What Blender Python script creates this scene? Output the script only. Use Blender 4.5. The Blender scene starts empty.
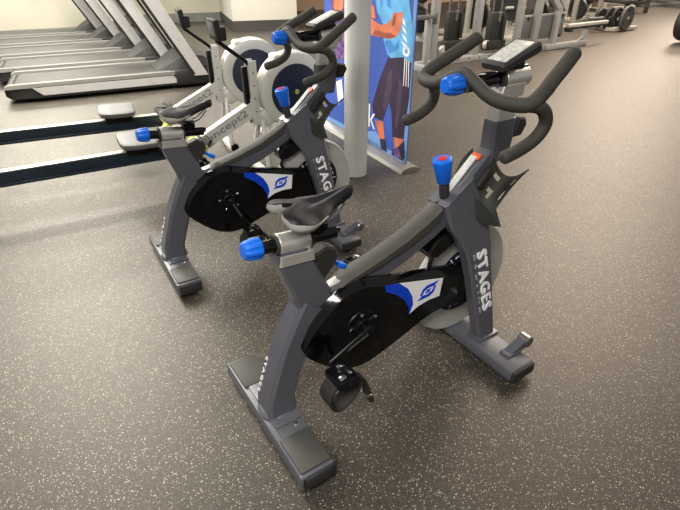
import bpy, bmesh, math, random
from math import sin, cos, pi, radians, degrees
from mathutils import Vector, Matrix
random.seed(4)
scene = bpy.context.scene
COL = scene.collection

# ------------------------------------------------------------------ materials
def mat(name, col, rough=.5, metal=0., spec=.5, coat=0., coat_r=.1, emis=None, es=1., bump=None, var=None, alpha=1.):
    m = bpy.data.materials.new(name); m.use_nodes = True
    nt = m.node_tree; b = nt.nodes['Principled BSDF']
    b.inputs['Base Color'].default_value = (*col, 1); b.inputs['Roughness'].default_value = rough
    b.inputs['Metallic'].default_value = metal; b.inputs['Specular IOR Level'].default_value = spec
    b.inputs['Coat Weight'].default_value = coat; b.inputs['Coat Roughness'].default_value = coat_r
    if emis: b.inputs['Emission Color'].default_value = (*emis, 1); b.inputs['Emission Strength'].default_value = es
    if alpha < 1: b.inputs['Alpha'].default_value = alpha
    tc = nt.nodes.new('ShaderNodeTexCoord')
    if bump:
        n = nt.nodes.new('ShaderNodeTexNoise'); n.inputs['Scale'].default_value = bump[0]; n.inputs['Detail'].default_value = 3
        nt.links.new(tc.outputs['Object'], n.inputs['Vector'])
        bp = nt.nodes.new('ShaderNodeBump'); bp.inputs['Strength'].default_value = bump[1]; bp.inputs['Distance'].default_value = .002
        nt.links.new(n.outputs['Fac'], bp.inputs['Height']); nt.links.new(bp.outputs['Normal'], b.inputs['Normal'])
    if var:
        n = nt.nodes.new('ShaderNodeTexNoise'); n.inputs['Scale'].default_value = var[0]; n.inputs['Detail'].default_value = 4
        nt.links.new(tc.outputs['Object'], n.inputs['Vector'])
        r = nt.nodes.new('ShaderNodeValToRGB'); k = var[1]
        r.color_ramp.elements[0].position = .35; r.color_ramp.elements[1].position = .65
        r.color_ramp.elements[0].color = (*[c*(1-k) for c in col], 1); r.color_ramp.elements[1].color = (*[min(1, c*(1+k)) for c in col], 1)
        nt.links.new(n.outputs['Fac'], r.inputs['Fac']); nt.links.new(r.outputs['Color'], b.inputs['Base Color'])
    return m

M = dict(
 frame=mat('slate_paint', (.098,.100,.120), .36, .15, .5, coat=.35, coat_r=.2, var=(60,.05)),
 frame_edge=mat('slate_paint_light', (.105,.108,.125), .4, .1, var=(60,.05)),
 capgrey=mat('stabilizer_cap_plastic', (.058,.058,.052), .55, bump=(900,.25)),
 gloss=mat('gloss_black', (.002,.002,.0025), .12, 0, .4, coat=.35, coat_r=.06, var=(40,.05)),
 satin=mat('satin_black', (.004,.004,.005), .36, 0, .25, var=(50,.1)),
 rubber=mat('black_rubber', (.022,.022,.02), .6, bump=(1200,.35), var=(30,.08)),
 foam=mat('handlebar_foam', (.040,.037,.031), .66, bump=(1400,.4), var=(30,.08)),
 guard=mat('sweat_guard_rubber', (.050,.048,.042), .6, bump=(900,.25), var=(30,.06)),
 alu=mat('brushed_aluminium', (.80,.78,.74), .32, .72, bump=(300,.12)),
 chrome=mat('chrome', (.75,.75,.75), .12, 1., var=(20,.03)),
 steel=mat('dull_steel', (.32,.32,.32), .35, .9, var=(60,.1)),
 blue=mat('blue_plastic', (.004,.14,.74), .42, 0, .4, coat=.1, var=(30,.05)),
 red=mat('red_plastic', (.55,.03,.04), .4, var=(30,.05)),
 bluep=mat('blue_print', (.003,.055,.62), .3, var=(20,.03)),
 white=mat('white_print', (.95,.95,.97), .4, var=(20,.02)),
 seat=mat('saddle_vinyl', (.006,.006,.008), .40, 0, .35, bump=(700,.3), var=(20,.1)),
 seatgrey=mat('saddle_grey', (.36,.355,.33), .5, bump=(700,.2), var=(20,.06)),
 fly=mat('flywheel_grey', (.58,.58,.55), .38, .3, var=(40,.04)),
 flyd=mat('flywheel_navy', (.01,.013,.03), .4, var=(40,.1)),
 rwhite=mat('rower_pale_grey', (.66,.65,.60), .42, 0, var=(8,.04)),
 rtext=mat('rower_grey_print', (.25,.25,.24), .5, var=(8,.04)),
 rnavy=mat('rower_navy_perforated', (.009,.016,.055), .42, var=(30,.15)),
 rrail=mat('rower_rail_side', (.02,.032,.048), .3, .2, var=(6,.2)),
 rtop=mat('rower_rail_top', (.72,.69,.58), .3, .5, var=(8,.03)),
 rseat=mat('rower_seat_grey', (.15,.15,.147), .55, bump=(500,.2), var=(20,.06)),
 yel=mat('yellow_green_label', (.5,.52,.12), .5, var=(60,.3)),
 tdark=mat('treadmill_charcoal', (.022,.022,.021), .6, 0, .3, var=(10,.08)),
 tbelt=mat('treadmill_belt', (.036,.034,.03), .6, bump=(600,.2), var=(3,.1)),
 tside=mat('treadmill_side_rail', (.15,.145,.13), .55, var=(20,.05)),
 tsil=mat('treadmill_silver', (.56,.55,.54), .4, .15, var=(12,.04)),
 wall=mat('wall_paint', (.56,.53,.43), .8, var=(1.2,.05)),
 wallb=mat('box_wall_paint', (.58,.56,.49), .75, var=(1.2,.04)),
 walltan=mat('far_wall_tan', (.52,.36,.26), .75, var=(1.2,.06)),
 base=mat('baseboard_grey', (.05,.046,.042), .6, var=(5,.1)),
 base2=mat('baseboard_light', (.20,.20,.18), .6, var=(5,.1)),
 column=mat('column_paint', (.74,.76,.74), .42, var=(6,.02)),
 bblue=mat('banner_blue', (.05,.115,.50), .55, var=(2,.12)),
 bblue2=mat('banner_light_blue', (.2,.38,.78), .55, var=(2,.1)),
 shirt=mat('print_shirt_blue', (.13,.44,.78), .6, var=(9,.22)),
 shirt2=mat('print_shirt_shade', (.05,.25,.62), .6, var=(9,.2)),
 skin=mat('print_skin', (.66,.19,.09), .6, var=(9,.22)),
 skind=mat('print_skin_shade', (.33,.07,.04), .6, var=(9,.2)),
 pants=mat('print_trousers', (.035,.018,.05), .6, var=(9,.2)),
 pants2=mat('print_trousers_light', (.075,.045,.09), .6, var=(9,.2)),
 purple=mat('print_purple', (.16,.08,.24), .6, var=(25,.7)),
 sock=mat('print_sock', (.02,.02,.06), .6, var=(9,.2)),
 bbase=mat('banner_base_aluminium', (.36,.35,.33), .35, .6, var=(20,.04)),
 rack=mat('rack_grey_paint', (.34,.345,.34), .42, .2, var=(12,.06)),
 rackd=mat('rack_dark_grey', (.11,.12,.12), .5, .1, var=(12,.08)),
 rackl=mat('rack_light', (.50,.48,.43), .4, .2, var=(12,.05)),
 plate=mat('plate_grey', (.10,.10,.095), .45, .3, var=(20,.1)),
 plated=mat('plate_black', (.016,.016,.017), .5, var=(20,.1)),
 stackm=mat('weight_shroud', (.018,.020,.017), .5, var=(20,.06)),
 screen=mat('console_screen', (.55,.55,.52), .3, var=(90,.25)),
 label=mat('label_white', (.62,.62,.6), .5, var=(150,.15)),
 orange=mat('label_orange', (.75,.12,.03), .5, var=(50,.1)),
 distant=mat('far_equipment', (.05,.048,.045), .5, var=(5,.3)),
)

def floor_material():
    m = bpy.data.materials.new('rubber_floor'); m.use_nodes = True
    nt = m.node_tree; N = nt.nodes; L = nt.links; b = N['Principled BSDF']
    tc = N.new('ShaderNodeTexCoord')
    base = (.026,.023,.0185); fleck = (.50,.45,.34)
    # large soft tone change
    n0 = N.new('ShaderNodeTexNoise'); n0.inputs['Scale'].default_value = .7; n0.inputs['Detail'].default_value = 3
    L.new(tc.outputs['Object'], n0.inputs['Vector'])
    n1 = N.new('ShaderNodeTexNoise'); n1.inputs['Scale'].default_value = 130; n1.inputs['Detail'].default_value = 4; n1.inputs['Roughness'].default_value = .7
    L.new(tc.outputs['Object'], n1.inputs['Vector'])
    r0 = N.new('ShaderNodeValToRGB'); r0.color_ramp.elements[0].position = .3; r0.color_ramp.elements[1].position = .7
    r0.color_ramp.elements[0].color = (*[c*.55 for c in base], 1); r0.color_ramp.elements[1].color = (*[c*1.5 for c in base], 1)
    L.new(n1.outputs['Fac'], r0.inputs['Fac'])
    mul = N.new('ShaderNodeMix'); mul.data_type = 'RGBA'; mul.blend_type = 'MULTIPLY'; mul.inputs['Factor'].default_value = 1
    r1 = N.new('ShaderNodeValToRGB'); r1.color_ramp.elements[0].position = .3; r1.color_ramp.elements[1].position = .7
    r1.color_ramp.elements[0].color = (.88,.88,.9,1); r1.color_ramp.elements[1].color = (1.1,1.08,1.04,1)
    L.new(n0.outputs['Fac'], r1.inputs['Fac'])
    L.new(r0.outputs['Color'], mul.inputs['A']); L.new(r1.outputs['Color'], mul.inputs['B'])
    cur = mul.outputs['Result']
    for sc, keep, size, colr in ((230, .89, .40, fleck), (140, .95, .28, (.55,.50,.39)), (320, .72, .5, (.12,.104,.08))):
        v = N.new('ShaderNodeTexVoronoi'); v.inputs['Scale'].default_value = sc
        L.new(tc.outputs['Object'], v.inputs['Vector'])
        sep = N.new('ShaderNodeSeparateColor'); L.new(v.outputs['Color'], sep.inputs['Color'])
        g = N.new('ShaderNodeMath'); g.operation = 'GREATER_THAN'; g.inputs[1].default_value = keep; L.new(sep.outputs['Red'], g.inputs[0])
        l = N.new('ShaderNodeMath'); l.operation = 'LESS_THAN'; l.inputs[1].default_value = size; L.new(v.outputs['Distance'], l.inputs[0])
        a = N.new('ShaderNodeMath'); a.operation = 'MULTIPLY'; L.new(g.outputs[0], a.inputs[0]); L.new(l.outputs[0], a.inputs[1])
        mx = N.new('ShaderNodeMix'); mx.data_type = 'RGBA'; L.new(a.outputs[0], mx.inputs['Factor'])
        L.new(cur, mx.inputs['A']); mx.inputs['B'].default_value = (*colr, 1)
        cur = mx.outputs['Result']
    # roll seams: thin dark joints every 3.6 m
    mp = N.new('ShaderNodeMapping'); mp.inputs['Rotation'].default_value = (0, 0, radians(56.4)); L.new(tc.outputs['Object'], mp.inputs['Vector'])
    sx = N.new('ShaderNodeSeparateXYZ'); L.new(mp.outputs['Vector'], sx.inputs['Vector'])
    # y' of the seam through (1.373,3.585)
    yy = sin(radians(56.4))*1.373 + cos(radians(56.4))*3.585
    s = N.new('ShaderNodeMath'); s.operation = 'SUBTRACT'; s.inputs[1].default_value = yy - 3.6*5; L.new(sx.outputs['Y'], s.inputs[0])
    w = N.new('ShaderNodeMath'); w.operation = 'PINGPONG'; w.inputs[1].default_value = 1.8; L.new(s.outputs[0], w.inputs[0])
    lt = N.new('ShaderNodeMath'); lt.operation = 'LESS_THAN'; lt.inputs[1].default_value = .006; L.new(w.outputs[0], lt.inputs[0])
    mx = N.new('ShaderNodeMix'); mx.data_type = 'RGBA'; L.new(lt.outputs[0], mx.inputs['Factor']); L.new(cur, mx.inputs['A'])
    mx.inputs['B'].default_value = (.022,.02,.018,1); cur = mx.outputs['Result']
    L.new(cur, b.inputs['Base Color'])
    b.inputs['Roughness'].default_value = .50; b.inputs['Specular IOR Level'].default_value = .75; b.inputs['Specular Tint'].default_value = (1,.93,.84,1)
    bp = N.new('ShaderNodeBump'); bp.inputs['Strength'].default_value = .35; bp.inputs['Distance'].default_value = .002
    L.new(n1.outputs['Fac'], bp.inputs['Height']); L.new(bp.outputs['Normal'], b.inputs['Normal'])
    return m
M['floor'] = floor_material()

# ------------------------------------------------------------------ mesh helpers
def V(*a): return Vector(a)
def spline(pts, n=8):
    P = [Vector(p) for p in pts]; out = []
    for i in range(len(P)-1):
        p0 = P[i-1] if i else P[0]*2-P[1]; p1 = P[i]; p2 = P[i+1]; p3 = P[i+2] if i+2 < len(P) else P[-1]*2-P[-2]
        for k in range(n):
            t = k/n
            out.append(.5*((2*p1)+(p2-p0)*t+(2*p0-5*p1+4*p2-p3)*t*t+(3*p1-p0-3*p2+p3)*t**3))
    out.append(P[-1]); return out

class MB:
    def __init__(s): s.bm = bmesh.new(); s.mats = []
    def mi(s, m):
        if m is None: return 0
        if m not in s.mats: s.mats.append(m)
        return s.mats.index(m)
    def faces_mat(s, faces, m):
        i = s.mi(m)
        for f in faces: f.material_index = i
    def box(s, c, d, bev=0., rot=None, m=None, seg=2):
        r = bmesh.ops.create_cube(s.bm, size=1); vs = r['verts']
        T = Matrix.Translation(Vector(c)) @ (rot.to_4x4() if rot else Matrix.Identity(4))
        for v in vs: v.co = Vector((v.co.x*d[0], v.co.y*d[1], v.co.z*d[2]))
        fs = list({f for v in vs for f in v.link_faces})
        s.faces_mat(fs, m)
        if bev > 0:
            es = list({e for v in vs for e in v.link_edges})
            r2 = bmesh.ops.bevel(s.bm, geom=es, offset=bev, segments=seg, affect='EDGES', profile=.5)
            vs = list({v for f in r2['faces'] for v in f.verts} | set(v for v in vs if v.is_valid))
        for v in vs: v.co = T @ v.co
        return s
    def loft(s, rings, m=None, cap=True, closed=True, loop=False):
        R = [[s.bm.verts.new(Vector(p)) for p in r] for r in rings]; n = len(R[0]); fs = []
        prs = list(zip(R[:-1], R[1:])) + ([(R[-1], R[0])] if loop else [])
        for a, b in prs:
            for i in range(n if closed else n-1):
                j = (i+1) % n
                try: fs.append(s.bm.faces.new((a[i], a[j], b[j], b[i])))
                except ValueError: pass
        if cap and closed and not loop:
            fs.append(s.bm.faces.new(R[0][::-1])); fs.append(s.bm.faces.new(R[-1]))
        s.faces_mat(fs, m); return s
    def tube(s, pts, r, seg=14, m=None, cap=True, flat=1.):
        P = [Vector(p) for p in pts]; n = len(P)
        rr = r if isinstance(r, (list, tuple)) else [r]*n
        if len(rr) != n:
            rr = [rr[int(i*(len(rr)-1)/(n-1))] + (rr[min(len(rr)-1, int(i*(len(rr)-1)/(n-1))+1)]-rr[int(i*(len(rr)-1)/(n-1))])*((i*(len(rr)-1)/(n-1)) % 1) for i in range(n)]
        t0 = (P[1]-P[0]).normalized(); up = V(0,0,1) if abs(t0.z) < .9 else V(1,0,0)
        nrm = (up - t0*up.dot(t0)).normalized(); rings = []
        for i in range(n):
            t = (P[min(i+1,n-1)]-P[max(i-1,0)]).normalized()
            nrm = (nrm - t*nrm.dot(t)).normalized(); bi = t.cross(nrm)
            rings.append([P[i]+(nrm*cos(a)+bi*sin(a)*flat)*rr[i] for a in [2*pi*k/seg for k in range(seg)]])
        if cap:   # rounded ends
            def endc(ring, c, t, r_):
                return [[c+(p-c)*.86+t*r_*.28 for p in ring], [c+(p-c)*.5+t*r_*.45 for p in ring]]
            a = endc(rings[0], P[0], -t0, rr[0]); te = (P[-1]-P[-2]).normalized(); b = endc(rings[-1], P[-1], te, rr[-1])
            rings = [a[1], a[0]] + rings + b
        return s.loft(rings, m, cap)
    def rod(s, a, b, r, seg=16, m=None, cap=False):   # plain cylinder with a small chamfer
        a = Vector(a); b = Vector(b); t = (b-a).normalized(); L = (b-a).length; c = min(r*.18, L*.2)
        r2 = r if not isinstance(r, tuple) else r
        ra, rb = (r, r) if not isinstance(r, tuple) else r
        up = V(0,0,1) if abs(t.z) < .9 else V(1,0,0); n = (up-t*up.dot(t)).normalized(); bi = t.cross(n)
        c = min(min(ra, rb)*.18, L*.2)
        ring = lambda p, q: [p+(n*cos(2*pi*k/seg)+bi*sin(2*pi*k/seg))*q for k in range(seg)]
        return s.loft([ring(a, ra-c), ring(a+t*c, ra), ring(b-t*c, rb), ring(b, rb-c)], m)
    def prism(s, poly, y0, y1, m=None, inset=0., T=None):   # polygon (x,z) pushed along y
        ins = inset
        def rg(y, k):
            if k == 0: pts = poly
            else:
                cx = sum(p[0] for p in poly)/len(poly); cz = sum(p[1] for p in poly)/len(poly)
                pts = []
                for p in poly:
                    d = Vector((p[0]-cx, p[1]-cz)); l = d.length; d = d*((l-k)/l if l > k else 0); pts.append((cx+d.x, cz+d.y))
            o = [V(p[0], y, p[1]) for p in pts]
            return [T @ q for q in o] if T else o
        if ins: sgn = 1 if y1 > y0 else -1; rings = [rg(y0, ins), rg(y0+sgn*ins, 0), rg(y1-sgn*ins, 0), rg(y1, ins)]
        else: rings = [rg(y0, 0), rg(y1, 0)]
        return s.loft(rings, m)
    def ring(s, c, ax, r_out, r_in, h, seg=40, m=None, bev=.004):
        ax = Vector(ax).normalized(); up = V(0,0,1) if abs(ax.z) < .9 else V(1,0,0)
        n = (up-ax*up.dot(ax)).normalized(); bi = ax.cross(n); c = Vector(c)
        prof = [(r_in, -h/2), (r_out-bev, -h/2), (r_out, -h/2+bev), (r_out, h/2-bev), (r_out-bev, h/2), (r_in, h/2)]
        rings = [[c+(n*cos(a)+bi*sin(a))*pr+ax*ph for a in [2*pi*k/seg for k in range(seg)]] for pr, ph in prof]
        return s.loft(rings, m, cap=False, loop=True)
    def lathe(s, c, ax, prof, seg=32, m=None, cap=True):
        ax = Vector(ax).normalized(); up = V(0,0,1) if abs(ax.z) < .9 else V(1,0,0)
        n = (up-ax*up.dot(ax)).normalized(); bi = ax.cross(n); c = Vector(c)
        return s.loft([[c+(n*cos(a)+bi*sin(a))*pr+ax*ph for a in [2*pi*k/seg for k in range(seg)]] for pr, ph in prof], m, cap)
    def poly(s, pts, m=None, t=.0):
        f = s.bm.faces.new([s.bm.verts.new(Vector(p)) for p in pts]); s.faces_mat([f], m); return s
    def build(s, name, m, parent=None, smooth=True, angle=35, mod=None):
        bmesh.ops.recalc_face_normals(s.bm, faces=s.bm.faces)
        me = bpy.data.meshes.new(name); s.bm.to_mesh(me); s.bm.free()
        ms = s.mats if s.mats and s.mats != [None] else []
        if ms:
            for q in ms: me.materials.append(M[q] if q else M[m])
        else: me.materials.append(M[m])
        if smooth:
            me.polygons.foreach_set('use_smooth', [True]*len(me.polygons)); me.set_sharp_from_angle(angle=radians(angle))
        me.update()
        o = bpy.data.objects.new(name, me); COL.objects.link(o); o.parent = parent
        return o

def text_mesh(name, body, m, parent, origin, xdir, ydir, length, height, depth=.0008, bold=.02, sp=1.):
    """flat lettering: xdir = reading direction, ydir = up of the letters"""
    cu = bpy.data.curves.new('tmp', 'FONT'); cu.body = body; cu.size = 1; cu.extrude = .01; cu.offset = bold; cu.space_character = sp; cu.resolution_u = 2
    to = bpy.data.objects.new('tmp', cu); COL.objects.link(to)
    dg = bpy.context.evaluated_depsgraph_get(); me = bpy.data.meshes.new_from_object(to.evaluated_get(dg))
    bpy.data.objects.remove(to); bpy.data.curves.remove(cu)
    xs = [v.co.x for v in me.vertices]; ys = [v.co.y for v in me.vertices]
    x0, x1, y0, y1 = min(xs), max(xs), min(ys), max(ys)
    xd = Vector(xdir).normalized(); yd = Vector(ydir).normalized(); zd = xd.cross(yd).normalized(); o_ = Vector(origin)
    for v in me.vertices:
        v.co = o_ + xd*((v.co.x-x0)/(x1-x0)*length) + yd*((v.co.y-y0)/(y1-y0)*height) + zd*(v.co.z*depth/.01)
    me.name = name; me.materials.clear(); me.materials.append(M[m])
    o = bpy.data.objects.new(name, me); COL.objects.link(o); o.parent = parent
    return o

def root(name, loc, yaw=0, label=None, cat=None, group=None):
    o = bpy.data.objects.new(name, None); COL.objects.link(o); o.location = loc; o.rotation_euler = (0,0,yaw)
    o.empty_display_size = .1
    if label: o['label'] = label
    if cat: o['category'] = cat
    if group: o['group'] = group
    return o
def tag(o, label=None, cat=None, group=None, kind=None):
    for k, v in (('label',label),('category',cat),('group',group),('kind',kind)):
        if v: o[k] = v
    return o
def copy_tree(o, parent=None):
    kids = list(o.children)
    c = o.copy(); COL.objects.link(c); c.parent = parent
    for k in kids: copy_tree(k, c)
    return c
def rotm(ax, deg): return Matrix.Rotation(radians(deg), 3, ax)

# ------------------------------------------------------------------ camera
F_PX, PITCH, ROLL, CAM_H = 491.46, 31.594, -.147, 1.315
cd = bpy.data.cameras.new('camera'); co = bpy.data.objects.new('camera', cd); COL.objects.link(co)
cd.sensor_width = 36; cd.lens = 36*F_PX/680; cd.clip_end = 200
co.location = (0,0,CAM_H)
co.rotation_mode = 'QUATERNION'
co.rotation_quaternion = (Matrix.Rotation(radians(90-PITCH), 4, 'X') @ Matrix.Rotation(radians(ROLL), 4, 'Z')).to_quaternion()
scene.camera = co

# ------------------------------------------------------------------ the setting
b = MB(); b.box((4,12,-.05),(44,46,.1)); tag(b.build('floor','floor'), kind='structure')

# ================================================================== SPIN BIKE
def fork_y(z):
    Z = [(.06,.13),(.25,.109),(.45,.087),(.55,.064),(.62,.048),(.69,.036),(.76,.03)]
    if z <= Z[0][0]: return Z[0][1]
    for (a,ya),(c,yc) in zip(Z, Z[1:]):
        if z <= c: return ya+(yc-ya)*(z-a)/(c-a)
    return Z[-1][1]

def make_bike():
    R = root('exercise_bike', (0,0,0))
    # ---- rear stabilizer
    b = MB(); b.box((.041,0,.047),(.108,.56-.02,.056),.008)
    b.box((.050,0,.0765),(.088,.25,.006),.002)
    b.box((.041,-.262,.047),(.109,.016,.058),.006); b.box((.041,.262,.047),(.109,.016,.058),.006)
    rs = b.build('rear_stabilizer','frame_edge',R)
    for s in (-1,1):
        c = MB(); c.box((.043,s*.1915,.0775),(.098,.133,.010),.004); c.build('cap_cover','capgrey',rs)
        c = MB(); c.box((.045,s*.273,.046),(.096,.012,.048),.008); c.build('end_cap','rubber',rs)
        c = MB(); c.lathe((.041,s*.235,0),(0,0,1),[(.024,0),(.026,.006),(.02,.016),(.012,.03)],18); c.build('foot','rubber',rs)
    for s in (-1,1):
        c = MB(); c.lathe((.066,s*.098,.079),(0,0,1),[(.009,0),(.009,.003),(.006,.006)],14); c.build('bolt','chrome',rs)
    # ---- front stabilizer
    b = MB(); b.box((.863,0,.041),(.118,.62,.046),.009)
    fs = b.build('front_stabilizer','frame_edge',R)
    for s in (-1,1):
        c = MB(); c.box((.863,s*.313,.041),(.114,.018,.044),.008); c.build('end_cap','rubber',fs)
        c = MB(); c.lathe((.863,s*.27,0),(0,0,1),[(.02,0),(.022,.006),(.012,.02)],16); c.build('foot','rubber',fs)
        c = MB()
        for q in (0,):
            c.prism([(.845,.062),(.905,.062),(.965,.072),(.978,.088),(.970,.106),(.952,.110),(.925,.098),(.86,.070)], s*.235+q-.017, s*.235+q+.017)
        c.box((.885,s*.235,.068),(.07,.044,.01),.003)
        br = c.build('wheel_bracket','frame_edge',fs)
        c = MB(); c.lathe((.957,s*.235,.09),(0,1,0),[(.006,-.022),(.020,-.022),(.0235,-.018),(.0235,.018),(.020,.022),(.006,.022)],22); c.build('transport_wheel','steel',br)
    # ---- main frame: rear leg, seat tube, top tube, head
    b = MB()
    def sec(p, d, hw, hd, ch=.012):   # chamfered rectangle: d = direction across depth in xz, hw = half width y, hd = half depth
        p = Vector(p); d = Vector((d[0],0,d[1])).normalized(); y = V(0,1,0); o = []
        for a, c in ((-1,-1),(1,-1),(1,1),(-1,1)):
            for k in ((0,1),(1,0)):
                k0, k1 = (k if (a*c) > 0 else (k[1],k[0]))
                o.append(p + d*(a*(hd-ch*k0)) + y*(c*(hw-ch*k1)))
        return o
    # rear leg (curved, wide at foot)
    leg = [((.050,.078),(1,.05),.052,.048),((.052,.14),(1,-.08),.047,.047),((.080,.22),(1,-.25),.044,.046),((.108,.30),(1,-.35),.043,.047),((.150,.375),(1,-.55),.042,.052),((.190,.44),(1,-.75),.040,.055)]
    b.loft([sec((x,0,z),d,hw,hd) for (x,z),d,hw,hd in leg])
    # seat tube
    st = [((.124,.64),(1,0),.030,.050),((.150,.565),(1,.05),.031,.053),((.180,.49),(1,.05),.034,.056),((.196,.43),(1,-.1),.034,.060),((.23,.36),(1,-.2),.030,.06)]
    b.loft([sec((x,0,z),d,hw,hd,.008) for (x,z),d,hw,hd in st])
    # top tube swooping up to the head
    tt = [((.22,.42),(0,1),.026,.050),((.30,.437),(-.1,1),.026,.046),((.41,.470),(-.22,1),.026,.043),((.52,.508),(-.40,1),.027,.043),((.62,.556),(-.58,1),.028,.043),((.712,.604),(-.80,1),.028,.041),((.787,.668),(-.85,1),.026,.040),((.857,.732),(-.8,1),.026,.040),((.887,.770),(-.3,1),.026,.034)]
    b.loft([sec((x,0,z),d,hw,hd,.009) for (x,z),d,hw,hd in tt])
    # post collar
    b.loft([sec((x,0,z),(1,0),.028,hd,.009) for x,z,hd in ((.893,.735,.046),(.900,.79,.050),(.902,.862,.053),(.902,.868,.051))])
    # underside brace between seat tube and bottom
    fr = b.build('frame','frame',R, angle=40)
    # welded gusset ring at base of the leg
    b = MB(); b.lathe((.050,0,.078),(0,0,1),[(.062,0),(.062,.004),(.054,.012)],24); b.build('weld_plate','frame_edge',fr)
    c = MB(); c.box((.05,0,.0825),(.09,.17,.004),.001); c.build('mounting_plate','frame_edge',fr)
    # ---- fork legs (armour shaped)
    Lp = [(.648,.640),(.666,.618),(.682,.556),(.722,.495),(.753,.429),(.787,.292),(.814,.167),(.835,.064)]
    Rp = [(.786,.706),(.802,.672),(.844,.581),(.860,.508),(.872,.39),(.892,.253),(.908,.15),(.921,.064)]
    Lp[0] = (.660,.632)
    for s in (-1,1):
        b = MB(); rings = []
        LL = spline([(x,0,z) for x,z in Lp], 3); RR = spline([(x,0,z) for x,z in Rp], 3)
        for l, r in zip(LL, RR):
            yl, yr = fork_y(l.z), fork_y(r.z); th = .026 if l.z < .5 else .022; ch = .009
            a = V(l.x, s*yl, l.z); c = V(r.x, s*yr, r.z); d = (c-a).normalized(); yy = V(0,s,0)
            rings.append([a+d*ch, c-d*ch, c-yy*ch, c-yy*(th*1.6), c-d*ch-yy*(th*2), a+d*ch-yy*(th*2), a-yy*(th*1.6), a-yy*ch])
        b.loft(rings)
        # bolt collar at foot
        b.box((.878, s*.106, .068),(.105,.066,.014),.004)
        fk = b.build('fork_leg','frame',R, angle=30)
        if s < 0:
            # STAGES lettering down the leg
            p0 = V(.797,-.0925,.462); p1 = V(.797+.051,-.118,.222)
            xd = (p1-p0).normalized(); yd = V(.050,-.0045,.0)  # letter tops toward the front
            yd = (V(.94,0,-.34)-xd*V(.94,0,-.34).dot(xd)).normalized()
            yd = (yd + V(0,-.0,0)).normalized()
            o0 = V(.782,-.0905,.458)
            t = text_mesh('lettering','STAGES','white',fk,V(.785,-.0905,.447),xd,yd,.262,.049,.0018,.028,1.16)
            t = text_mesh('small_lettering','C Y C L I N G','seatgrey',fk,V(.770,-.0905,.447),xd,yd,.262,.006,.0022,.0)
    # small lettering down the rear face of the leg
    text_mesh('rear_lettering','STAGES','white',fr,V(.0455,.034,.268),V(-.335,-.0,-1),V(-.02,-1,0),.128,.0115,.0012,.0,1.35)
    # crossbar behind head joining the two fork legs
    # ---- sweat guard (rubber cover over the top tube)
    b = MB(); rings = []
    cov = [(.262,.468,.008),(.30,.490,.018),(.41,.519,.024),(.52,.556,.030),(.60,.594,.034),(.64,.616,.030),(.658,.630,.008)]
    for x,z,dp in cov:
        hw = .034; nx, nz = (-.18,1) if x < .35 else (-.3,1) if x < .45 else (-.5,1)
        n = Vector((nx,0,nz)).normalized(); p = V(x,0,z)
        rings.append([p-n*dp+V(0,-hw,0), p-n*.006+V(0,-hw,0), p+n*.002+V(0,-hw*.55,0), p+n*.004, p+n*.002+V(0,hw*.55,0), p-n*.006+V(0,hw,0), p-n*dp+V(0,hw,0), p-n*(dp+.001)])
    b.loft(rings); b.build('sweat_guard','guard',R)
    # seat-tube top strip (bare metal channel)
    b = MB(); b.box((.262,0,.468),(.07,.034,.02),.004,rotm('Y',-14)); b.build('channel_cap','alu',R)
    # data label on the head
    ang = math.atan2(.783-.655, .845-.708)
    b = MB(); b.box((.763,.009,.7065),(.145,.026,.006),.001,rotm('Y',-degrees(ang))); lb = b.build('data_label','label',R)
    b = MB(); b.box((.818,.004,.7560),(.022,.036,.006),.001,rotm('Y',-degrees(ang))); b.build('warning_label','orange',lb)
    # ---- resistance knob
    b = MB(); b.tube([(.697,0,.630),(.690,0,.66),(.683,0,.71)], .0165, 16); st_ = b.build('brake_stem','rubber',R)
    ax = Vector((-.22,0,1)).normalized(); b = MB()
    seg = 36; rings = []
    for h_, r_ in ((.0,.019),(.004,.022),(.05,.028),(.072,.0315),(.080,.030),(.083,.022)):
        n = ax.orthogonal().normalized(); bi = ax.cross(n)
        rings.append([V(.683,0,.700)+ax*h_+(n*cos(a)+bi*sin(a))*(r_*(1+.045*cos(6*a))) for a in [2*pi*k/seg for k in range(seg)]])
    b.loft(rings); kb = b.build('resistance_knob','blue',R)
    b = MB(); b.lathe(V(.683,0,.700)+ax*.0835,ax,[(.014,0),(.013,.002),(.006,.003)],20); b.build('knob_badge','red',kb)
    # ---- chain guard
    r0 = [(.855,.347),(.803,.356),(.648,.39),(.529,.415),(.396,.452),(.336,.458),(.27,.444),(.208,.404),(.166,.361),(.142,.308)]
    r1 = [(.819,.372),(.768,.382),(.618,.413),(.502,.437),(.373,.473),(.315,.478),(.252,.463),(.19,.427),(.150,.385),(.128,.338)]
    r2 = [(.79,.347),(.664,.377),(.478,.428),(.418,.44),(.351,.462),(.302,.463),(.259,.451),(.21,.413),(.172,.382),(.140,.34)]
    bot = [(.125,.315),(.135,.288),(.160,.258),(.196,.222),(.245,.182),(.298,.157),(.345,.149),(.391,.155),(.46,.177),(.54,.204),(.595,.226),(.683,.240),(.790,.220),(.842,.212)]
    def gr(top, y, k=0.):
        t = spline([(x,y,z) for x,z in top], 3)
        bt = spline([(x+(.012 if k else 0)*0, y, z+k) for x,z in bot], 2)
        return t+bt
    b = MB(); b.loft([gr(r0,.0,.02), gr(r1,-.022,.006), gr(r1,-.034,.002), gr(r2,-.058,0), gr([(x+(.33-x)*.02, z+(.33-z)*.02) for x,z in r2],-.061,.003)])
    cg = b.build('chain_guard','gloss',R,angle=28)
    # recessed matt disc round the crank
    b = MB(); b.lathe((.333,-.061,.322),(0,-1,0),[(.118,0),(.116,.0006),(.06,.0010),(.058,.004),(.045,.005)],48); b.build('crank_cover','satin',cg)
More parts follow.
